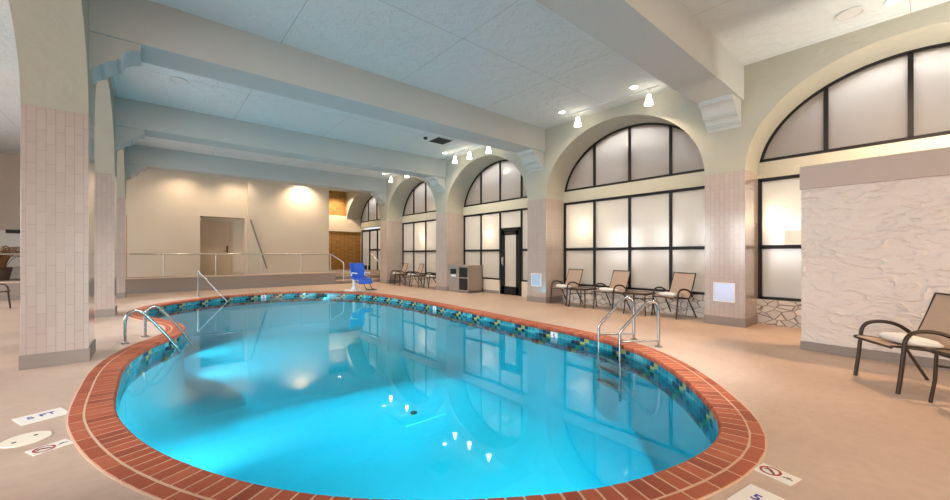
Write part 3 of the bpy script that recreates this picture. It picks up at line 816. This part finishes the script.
def make_towel():
    bm = bmesh.new(); bmesh.ops.create_cube(bm, size=1)
    bmesh.ops.subdivide_edges(bm, edges=bm.edges, cuts=7, use_grid_fill=True)
    for v in bm.verts:
        x, y, z = v.co * 2
        r = 1 - .05 * (abs(x) ** 6 + abs(y) ** 6)
        puff = .046 * (1 - .75 * max(abs(x), abs(y)) ** 4) + .004 * noise.noise(Vector((x * 2, y * 2, z)))
        v.co = (x * .20 * r, y * .15 * r, z * puff + (.012 if z > 0 else 0) * math.cos(y * 3) * .4)
    for f in bm.faces: f.smooth = True
    me = D.meshes.new('towel'); bm.to_mesh(me); bm.free(); me.materials.append(MATS['towel'])
    return me
TOWEL = make_towel()
def towel(ch, label, dx=0., dy=-.03, rz=4):
    o = D.objects.new('folded_towel', TOWEL); C.objects.link(o)
    a = ch.rotation_euler[2]; ca, sa = math.cos(a), math.sin(a)
    o.location = (ch.location[0] + ca * dx - sa * dy, ch.location[1] + sa * dx + ca * dy, .462)
    o.rotation_euler = (math.radians(-6.5), 0, 0)
    o.rotation_mode = 'XYZ'; o.rotation_euler[2] = a + math.radians(rz)
    tag(o, label, 'towel', 'white folded towels on the chairs')
def rrect(h, r, n=6):
    pts = []
    for (cx, cy, a0) in ((h - r, h - r, 0), (-h + r, h - r, PI / 2), (-h + r, -h + r, PI), (h - r, -h + r, 3 * PI / 2)):
        for k in range(n + 1): pts.append((cx + r * math.cos(a0 + PI / 2 * k / n), cy + r * math.sin(a0 + PI / 2 * k / n)))
    return pts
def make_table():
    t_ = thing('side_table', 'x', 'table', (0, 0, 0), 0, 'bronze side tables')
    MB().prism(rrect(.245, .08), 'z', .455, .468).build('table_top', 'table_top', t_)
    ring_ = [(x, y, .458) for x, y in rrect(.255, .09)]; ring_ = ring_ + [ring_[0], ring_[1]]
    MB().tube(ring_, .021).build('rim', 'bronze_frame', t_, smooth=True)
    for sx in (-1, 1):
        for sy in (-1, 1):
            MB().tube([(sx * .215, sy * .215, .455), (sx * .222, sy * .222, .2), (sx * .24, sy * .24, 0)], .014).build('leg', 'bronze_frame', t_, smooth=True)
    MB().tube([(-.218, -.218, .33), (.218, .218, .33)], .010).tube([(-.218, .218, .33), (.218, -.218, .33)], .010).build('stretcher', 'bronze_frame', t_)
    return t_
proto_table = make_table(); firstt = [True]
def table(x, y, rz, label):
    o = proto_table if firstt[0] else copy_tree(proto_table); firstt[0] = False
    o.location = (x, y, 0); o.rotation_euler = (0, 0, math.radians(rz)); o['label'] = label; return o

c1_ = chair(5.72, .14, -145.7, 'large foreground patio chair before the rough plaster partition'); towel(c1_, 'white folded towel on the foreground chair at the right edge', .03, -.02)
table(5.18, -.33, -145.7, 'bronze side table at the right edge beside the foreground chair')
for off, where, L in ((0., 'under the second arch', 0), (8.98, 'under the fourth arch', 1)):
    nm = [('rightmost', 3.50), ('middle', 4.92), ('leftmost', 6.22)]
    for k, (w_, y) in enumerate(nm):
        c = chair(8.38, y + off, -105 + 3 * k, '%s patio chair of the three %s' % (w_, where))
        towel(c, 'white folded towel on the %s chair %s' % (w_, where), 0, -.06, 3 - 3 * k)
    table(8.2, 4.13 + off, 3, 'bronze side table right of the middle chair %s' % where)
    table(8.2, 5.57 + off, -2, 'bronze side table left of the middle chair %s' % where)
chair(-2.95, 14.2, 60, 'dark framed patio chair in the aisle left of the big pillar')

# towel and waste cabinet
bx = thing('towel_cabinet', 'taupe waste and towel cabinet with black openings before the pillar', 'cabinet', (8.12, 10.53, 0))
mb = MB(); w2 = .58; dpt = .62; hh = .93
mb.box(.02, dpt, -w2, -w2 + .03, .05, hh - .03).box(.02, dpt, w2 - .03, w2, .05, hh - .03).box(dpt - .03, dpt, -w2, w2, .05, hh - .03).box(.02, dpt, -w2, w2, .05, .08)
mb.box(0, .04, -w2, -w2 + .05, .05, hh - .03).box(0, .04, w2 - .05, w2, .05, hh - .03).box(0, .04, -w2, w2, .05, .09).box(0, .04, -w2, w2, hh - .07, hh - .03)
mb.box(0, dpt - .03, -.03, .03, .05, hh - .03)
mb.build('body', 'bin_body', bx)
MB().box(-.02, dpt + .02, -w2 - .02, w2 + .02, hh - .03, hh).build('worktop', 'bin_body', bx, bevel=.006)
MB().box(.02, dpt - .02, -w2 + .03, w2 - .03, .0, .05).build('plinth', 'base_grey', bx)
mb = MB(); mb.box(.005, .03, .03, w2 - .05, .09, .62).box(.005, .03, .03, w2 - .05, .80, hh - .07).box(.005, .03, .03, .10, .62, .80).box(.005, .03, w2 - .12, w2 - .05, .62, .80)
fd = mb.build('waste_door', 'bin_panel', bx)
MB().box(.03, .06, .08, w2 - .10, .6, .82).build('waste_slot', 'dark_void', fd)
MB().box(.0, .006, .14, w2 - .2, .53, .60).build('label_plate', 'white_label', fd)
MB().box(.03, dpt - .04, -w2 + .03, -.03, .085, hh - .05).build('cubby_lining', 'dark_void', bx)
MB().box(.0, .05, -w2 + .05, -.03, .49, .52).build('shelf', 'bin_body', bx)

# pool lift
lf = thing('pool_lift', 'pool lift with a blue moulded seat on a white post by the far pool edge', 'pool lift', (5.62, 13.4, 0), math.radians(-78))
mb = MB(); mb.box(-.26, .26, -.22, .22, 0, .05).cyl(0, 0, .05, .12, .12, .1, 20); mb.build('base', 'lift_white', lf, bevel=.01)
MB().tube([(0, 0, .08), (0, 0, .80)], .06, 14).build('post', 'lift_white', lf, smooth=True)
MB().box(-.12, .10, -.10, .10, .62, .98).build('motor_housing', 'lift_white', lf, bevel=.03)
MB().tube(round_path([(0, 0, .5), (.16, 0, .5), (.2, 0, .36), (.5, 0, .34)], .08), .03).build('arm', 'lift_white', lf, smooth=True)
def shell(prof, hw, thick, name, mat, par):
    mb = MB(); n = len(prof); xs = [-1, -.75, -.4, 0, .4, .75, 1]; m = len(xs); vs = []; fs = []
    for (t_) in (0, thick):
        for i, (x, z, tx, tz) in enumerate(prof):
            for q in xs:
                lift_ = .05 * abs(q) ** 3
                vs.append((x + tx * t_ + (-tx) * -lift_ * -1, q * hw, z + tz * t_ - tz * lift_))
    for s in range(2):
        for i in range(n - 1):
            for k in range(m - 1): a = s * n * m + i * m + k; fs.append((a, a + 1, a + m + 1, a + m))
    for i in range(n - 1):
        for k in (0, m - 1): a = i * m + k; fs.append((a, a + m, a + m + n * m, a + n * m))
    for k in range(m - 1):
        for i in (0, n - 1): a = i * m + k; fs.append((a, a + 1, a + 1 + n * m, a + n * m))
    mb.add(vs, fs); return mb.build(name, mat, par, smooth=True)
shell([(.10, .99, -1, .2), (.13, .98, -1, -.1), (.17, .76, -1, -.1), (.20, .56, -1, -.1), (.25, .46, -.7, -.7), (.36, .42, -.1, -1), (.54, .42, 0, -1), (.64, .43, .1, -1), (.68, .39, .8, -.6), (.70, .28, 1, -.1)], .28, .05, 'seat', 'lift_blue', lf)
MB().tube(round_path([(.7, -.12, .34), (.84, -.12, .12), (.98, -.12, .10)], .05), .016).tube(round_path([(.7, .12, .34), (.84, .12, .12), (.98, .12, .10)], .05), .016).box(.9, 1.1, -.16, .16, .08, .105).build('footrest', 'vent_dark', lf)
for s in (-1, 1): MB().tube(round_path([(.24, s * .27, .55), (.24, s * .27, .66), (.55, s * .27, .64)], .05), .018).build('armrest', 'lift_white', lf, smooth=True)

# ------------------------------------------------------------------ pool rails
b1, b2, q1, q2 = Vector((5.46, 2.47)), Vector((5.67, 2.94)), Vector((5.10, 2.85)), Vector((5.31, 3.32))
ld = thing('pool_ladder', 'stainless pool ladder on the right edge opposite the three chairs', 'ladder', (5.46, 2.47, 0))
for (bb, qq) in ((b1, q1), (b2, q2)):
    bb = bb - b1; qq = qq - b1
    def L(u, z): p = bb.lerp(qq, u); return (p.x, p.y, z)
    pts = [L(0, 0)] + [L(0, z) for z in (.2, .4)] + smooth_path([L(0, .5), L(.06, .60), L(.2, .635), L(.36, .59), L(.5, .5)], 5) + round_path([L(.55, .465), L(1, .20), L(1, -.78)], .06)
    MB().tube(pts, .021, 12).build('rail', 'steel', ld, smooth=True)
    MB().tube([L(0, .085), L(1, .06)], .014).build('brace', 'steel', ld, smooth=True)
    MB().lathe(bb.x, bb.y, [(0, .002), (.05, .002), (.05, .014), (.03, .022), (0, .022)], 20).build('escutcheon', 'steel', ld, smooth=True)
for z in (-.24, -.44, -.64):
    a_ = q1 - b1; c_ = q2 - b1
    mb = MB(); e = (c_ - a_).normalized(); f_ = Vector((-e.y, e.x)) * .05
    mb.add([(p.x + s * f_.x, p.y + s * f_.y, z + dz) for dz in (-.012, .012) for (p, s) in ((a_, -1), (c_, -1), (c_, 1), (a_, 1))],
           [(0, 1, 2, 3), (7, 6, 5, 4), (0, 4, 5, 1), (1, 5, 6, 2), (2, 6, 7, 3), (3, 7, 4, 0)]); mb.build('tread', 'brushed', ld)
for k, (bx_, by_, ex, ey, lab) in enumerate(((-.28, 7.55, .36, 7.60, 'nearer curved steel grab rail of the pair on the left pool edge'), (-.06, 7.99, .54, 8.10, 'farther curved steel grab rail of the pair on the left pool edge'))):
    g_ = thing('grab_rail', lab, 'grab rail', (bx_, by_, 0), 0, 'curved grab rails at the left pool entry')
    def L(u, z): return ((ex - bx_) * u, (ey - by_) * u, z)
    pts = [L(0, 0), L(0, .2)] + smooth_path([L(0, .30), L(.03, .40), L(.14, .47), L(.27, .455), L(.38, .38), L(.7, .1), L(.97, -.18), L(1.03, -.25)], 5)
    MB().tube(pts, .021, 12).build('rail', 'steel', g_, smooth=True)
    MB().lathe(0, 0, [(0, .002), (.05, .002), (.05, .014), (.03, .022), (0, .022)], 20).build('escutcheon', 'steel', g_, smooth=True)
g_ = thing('stair_rail', 'single steel handrail sloping into the far left end of the pool', 'handrail', (1.14, 14.62, 0))
pts = round_path([(0, 0, 0), (0, 0, .80), (.72, -.66, -.2), (.76, -.70, -.28)], .06)
MB().tube(pts, .022, 12).build('rail', 'steel', g_, smooth=True)
MB().lathe(0, 0, [(0, .002), (.05, .002), (.05, .014), (.03, .022), (0, .022)], 20).build('escutcheon', 'steel', g_, smooth=True)

# ------------------------------------------------------------------ deck signs
def flat_sign(name, label, cat, c, u, hw, hh_, group=None, rows=0, mat='sign_white'):
    ang = math.atan2(u[1], u[0]); s = thing(name, label, cat, (c[0], c[1], .001), ang, group)
    mb = MB(); mb.prism([(x * 1, y * 1) for x, y in [(-hw, -hh_), (hw, -hh_), (hw, hh_), (-hw, hh_)]], 'z', 0, .004); mb.build('plate', mat, s, bevel=.001)
    return s
def no_diving(label, c, u):
    s = flat_sign('no_diving_sign', label, 'sign', c, u, .098, .066, 'no diving markers on the deck')
    mb = MB(); R, r = .054, .041; n = 40; vs = []; fs = []
    for k in range(n):
        a = 2 * PI * k / n
        for q in (R, r): vs.append((-.030 + q * math.cos(a), q * math.sin(a), .0052))
    for k in range(n): k2 = (k + 1) % n; fs.append((2 * k, 2 * k2, 2 * k2 + 1, 2 * k + 1))
    mb.add(vs, fs)
    a = math.radians(-40); dx, dy = math.cos(a), math.sin(a)
    mb.add([(-.030 + (dx * q - dy * w_), dy * q + dx * w_, .0054) for q, w_ in ((-.045, -.006), (.045, -.006), (.045, .006), (-.045, .006))], [(0, 1, 2, 3)])
    mb.build('prohibition_ring', 'red_ink', s)
    mb = MB(); mb.tube([(-.052, .012, .0046), (-.032, .014, .0046), (-.018, .0, .0046), (-.006, -.018, .0046)], .004, 6, flat=1.).lathe(-.058, .004, [(0, .0048), (.007, .0048), (0, .0054)], 10)
    mb.build('diver_figure', 'grey_ink', s)
    text_mesh('sign_text', 'NO\nDIVING', .014, 'grey_ink', s, (.060, 0, .0048))
no_diving('small no diving marker on the deck at the lower left', (-.512, 3.825), (.14, .07))
no_diving('small no diving marker on the deck at the lower right', (2.83, .59), (-.03, -.14))
def depth_board(label, c, u, hw, hh_):
    s = flat_sign('depth_marker', label, 'sign', c, u, hw, hh_, 'white depth markers on the deck')
    text_mesh('depth_text', '5 FT', .088, 'blue_ink', s, (0, .02, .0046))
    return s
depth_board('white depth marker on the deck beside the left brick coping', (-.66, 4.60), (.27, .11), .135, .12)
depth_board('white depth marker cut by the bottom edge at the lower right', (2.44, .545), (-.15, -.98), .135, .135)
sk = thing('skimmer_lid', 'round cream skimmer lid with two finger holes on the left deck', 'lid', (-.665, 4.10, .001))
MB().lathe(0, 0, [(0, .0), (.125, .0), (.122, .006), (0, .008)], 40).build('cover', 'sign_cream', sk, smooth=True)
for (x, y) in ((-.05, -.04), (.04, .035)): MB().lathe(x, y, [(0, .0085), (.012, .0085), (.012, .0075)], 14).build('finger_hole', 'vent_dark', sk)

# aisle: dry plant in a pot and a small dark sign on the wall
pl = thing('potted_grass', 'brown feathery plant in a pot in the far left aisle', 'plant', (-3.55, 18.5, .5))
MB().lathe(0, 0, [(0, 0), (.2, 0), (.28, .4), (.25, .4), (.22, .34), (0, .34)], 24).build('pot', 'pot_clay', pl, smooth=True)
mb = MB()
for k in range(160):
    a = random.uniform(0, 2 * PI); h = random.uniform(.5, .9); r = random.uniform(.15, .75)
    p = [Vector((.1 * math.cos(a), .1 * math.sin(a), .33)), Vector((r * .45 * math.cos(a), r * .45 * math.sin(a), .33 + h * .75)), Vector((r * math.cos(a), r * math.sin(a), .33 + h * .8))]
    mb.tube(smooth_path(p, 4), .008, 4)
mb.build('fronds', 'brown_frond', pl)
sg = thing('wall_sign', 'small dark sign on the far aisle wall left of the big pillar', 'sign', (-3.45, YA - .06, 2.06))
MB().box(-.16, .16, -.02, .02, -.06, .06).build('plate', 'vent_dark', sg)

# ------------------------------------------------------------------ sconces in the corridor
def sconce(y, label):
    s = thing('wall_sconce', label, 'sconce', (XW + .20, y, 1.98))
    MB().lathe(0, 0, [(0, -.2), (.06, -.2), (.075, 0), (.06, .2), (0, .2)], 16).build('shade', 'sconce_glow', s, smooth=True)
    MB().box(-.03, .25, -.03, .03, -.03, .03).build('bracket', 'brushed', s)
# ------------------------------------------------------------------ lighting
for i in range(1, 6):
    y0, y1 = bays[i]
    if i < 5:
        light('corridor_ceiling_light', 'AREA', (XW + 1.1, (y0 + y1) / 2, 2.84), 46, (1, .97, .93), (0, 0, 0), shape='RECTANGLE', size=1.4, size_y=y1 - y0)
    else:
        light('corridor_ceiling_light', 'AREA', (XW + 1.1, (y0 + y1) / 2, 2.84), 50, (1, .9, .78), (0, 0, 0), shape='RECTANGLE', size=1.4, size_y=y1 - y0)
    light('arch_fade_light', 'AREA', (XW + .34, (y0 + y1) / 2, 4.6), 105, (.92, .96, 1), (0, 0, 0), shape='RECTANGLE', size=.3, size_y=y1 - y0)  # unseen lamp added to give the arch panes a top-to-bottom fade
sconce(1.9, 'glowing sconce behind the glass beside the plaster partition')
sconce(6.0, 'glowing sconce behind the leftmost pane of the second arch')
sconce(9.75, 'glowing sconce behind the glass left of the glass door')
sconce(13.9, 'glowing sconce behind the panes of the fourth arch')
for (a, bq) in WN:   # daylight through the aisle windows
    l = light('aisle_daylight', 'AREA', (XL - .05, (a + bq) / 2, 1.95), 125, DAY, shape='RECTANGLE', size=bq - a, size_y=2.5, spread=math.radians(135))
    aim(l, (XL + 3, (a + bq) / 2, .45))
l = light('near_daylight_warm_fill', 'AREA', (3.2, YN + .3, 2.6), 165, (1, .76, .52), shape='RECTANGLE', size=7, size_y=2.6, spread=math.radians(140))  # unseen daylight source, tinted orange to stand in for warm bounce
aim(l, (3.2, YN + 3.3, 1.5))
light('uplight_beam', 'AREA', (PX + .36, -.9, 2.24), 60, (1, .9, .75), (0, math.radians(-140), 0), shape='RECTANGLE', size=.08, size_y=1.2)

# submerged lights added in hidden pool walls to brighten basin and ceiling
for (x, y, aimx, aimy, e) in ((2.7, 1.02, 2.9, 8.5, 120), (1.1, 1.75, 3.6, 8, 80), (-.16, 5.2, 2.0, 8.8, 120), (.12, 10.2, 4.2, 10.6, 90), (.25, 12.8, 4.2, 12., 110)):
    k = min(range(len(PO)), key=lambda i: (PO[i] - Vector((x, y))).length); q = normals(PO)[k]; p = PO[k] - PB
    ang = math.atan2(-q.y, -q.x)
    o = MB().lathe(0, 0, [(0, .03), (.11, .02), (.13, 0), (.14, -.03), (0, -.03)], 24).build('added_pool_light', 'lift_white', pool, smooth=True)
    o.location = (p.x - q.x * .005, p.y - q.y * .005, -.62); o.rotation_euler = (0, PI / 2, ang)
    l = light('added_pool_light_beam', 'SPOT', (PO[k].x - q.x * .08, PO[k].y - q.y * .08, -.62), e, (.72, .95, 1), shadow_soft_size=.1, spot_size=math.radians(110), spot_blend=1.)
    aim(l, (aimx, aimy, -.75))
# unseen spotlights over nearest bay and aisle, added to brighten the pool
for (x, y, tx, ty, e, lab) in ((1.4, .6, .8, 7.2, 300, 'added left ceiling spotlight of the nearest bay, aimed at the pool'), (3.8, .6, 4.6, 4.0, 480, 'added right ceiling spotlight of the nearest bay, aimed at the pool'),
                            (2.4, .6, 2.9, 10.6, 1250, 'added middle ceiling spotlight of the nearest bay, aimed at the far half of the pool'),
                            (-2.25, 9.7, 3.2, 9.2, 420, 'added aisle spotlight behind the large left pillar, aimed at the pool'), (-1.55, 13.5, 2.6, 12.4, 420, 'added aisle spotlight near the ramp, aimed at the far end of the pool')):
    h = thing('added_pool_spotlight', lab, 'spotlight', (x, y, ZC))
    MB().lathe(0, 0, [(0, 0), (.06, 0), (.06, -.03), (.015, -.03), (.015, -.1), (0, -.1)], 16).build('mount', 'vent_white', h, smooth=True)
    o = MB().lathe(0, 0, [(0, .08), (.05, .08), (.07, -.06), (.06, -.06), (.045, .06), (0, .06)], 20).build('shade', 'vent_white', h, smooth=True); o.location = (0, 0, -.14)
    aim(o, (tx - x, ty - y, -1.3 - ZC))
    l = light('spotlight_beam', 'SPOT', (0, .05, -.24), e, (.93, .98, 1), shadow_soft_size=.06, spot_size=math.radians(60), spot_blend=.8); l.parent = h
    aim(l, (tx - x, ty - y, -1.3 - ZC))
wd = D.worlds.new('World'); sc.world = wd; wd.use_nodes = True
bg = wd.node_tree.nodes['Background']; bg.inputs[0].default_value = (.8, .9, 1, 1); bg.inputs[1].default_value = .6

# ------------------------------------------------------------------ camera
cam = D.cameras.new('camera'); co = D.objects.new('camera', cam); C.objects.link(co)
cam.sensor_width = 36; cam.lens = 385 / 950 * 36; cam.shift_y = 4.5 / 950; cam.clip_start = .05
ya = math.atan(325 / 385)
co.location = (0, 0, 1.3); co.rotation_euler = (PI / 2, 0, -ya)
sc.camera = co
sc.view_settings.view_transform = 'Standard'; sc.view_settings.look = 'None'; sc.view_settings.gamma = 1; sc.view_settings.use_curve_mapping = False
sc.view_settings.exposure = 0.95
sc.cycles.use_denoising = True
sc.cycles.max_bounces = 10; sc.cycles.diffuse_bounces = 5; sc.cycles.transparent_max_bounces = 12
sc.cycles.sample_clamp_indirect = 6
sc.cycles.caustics_reflective = False; sc.cycles.caustics_refractive = False
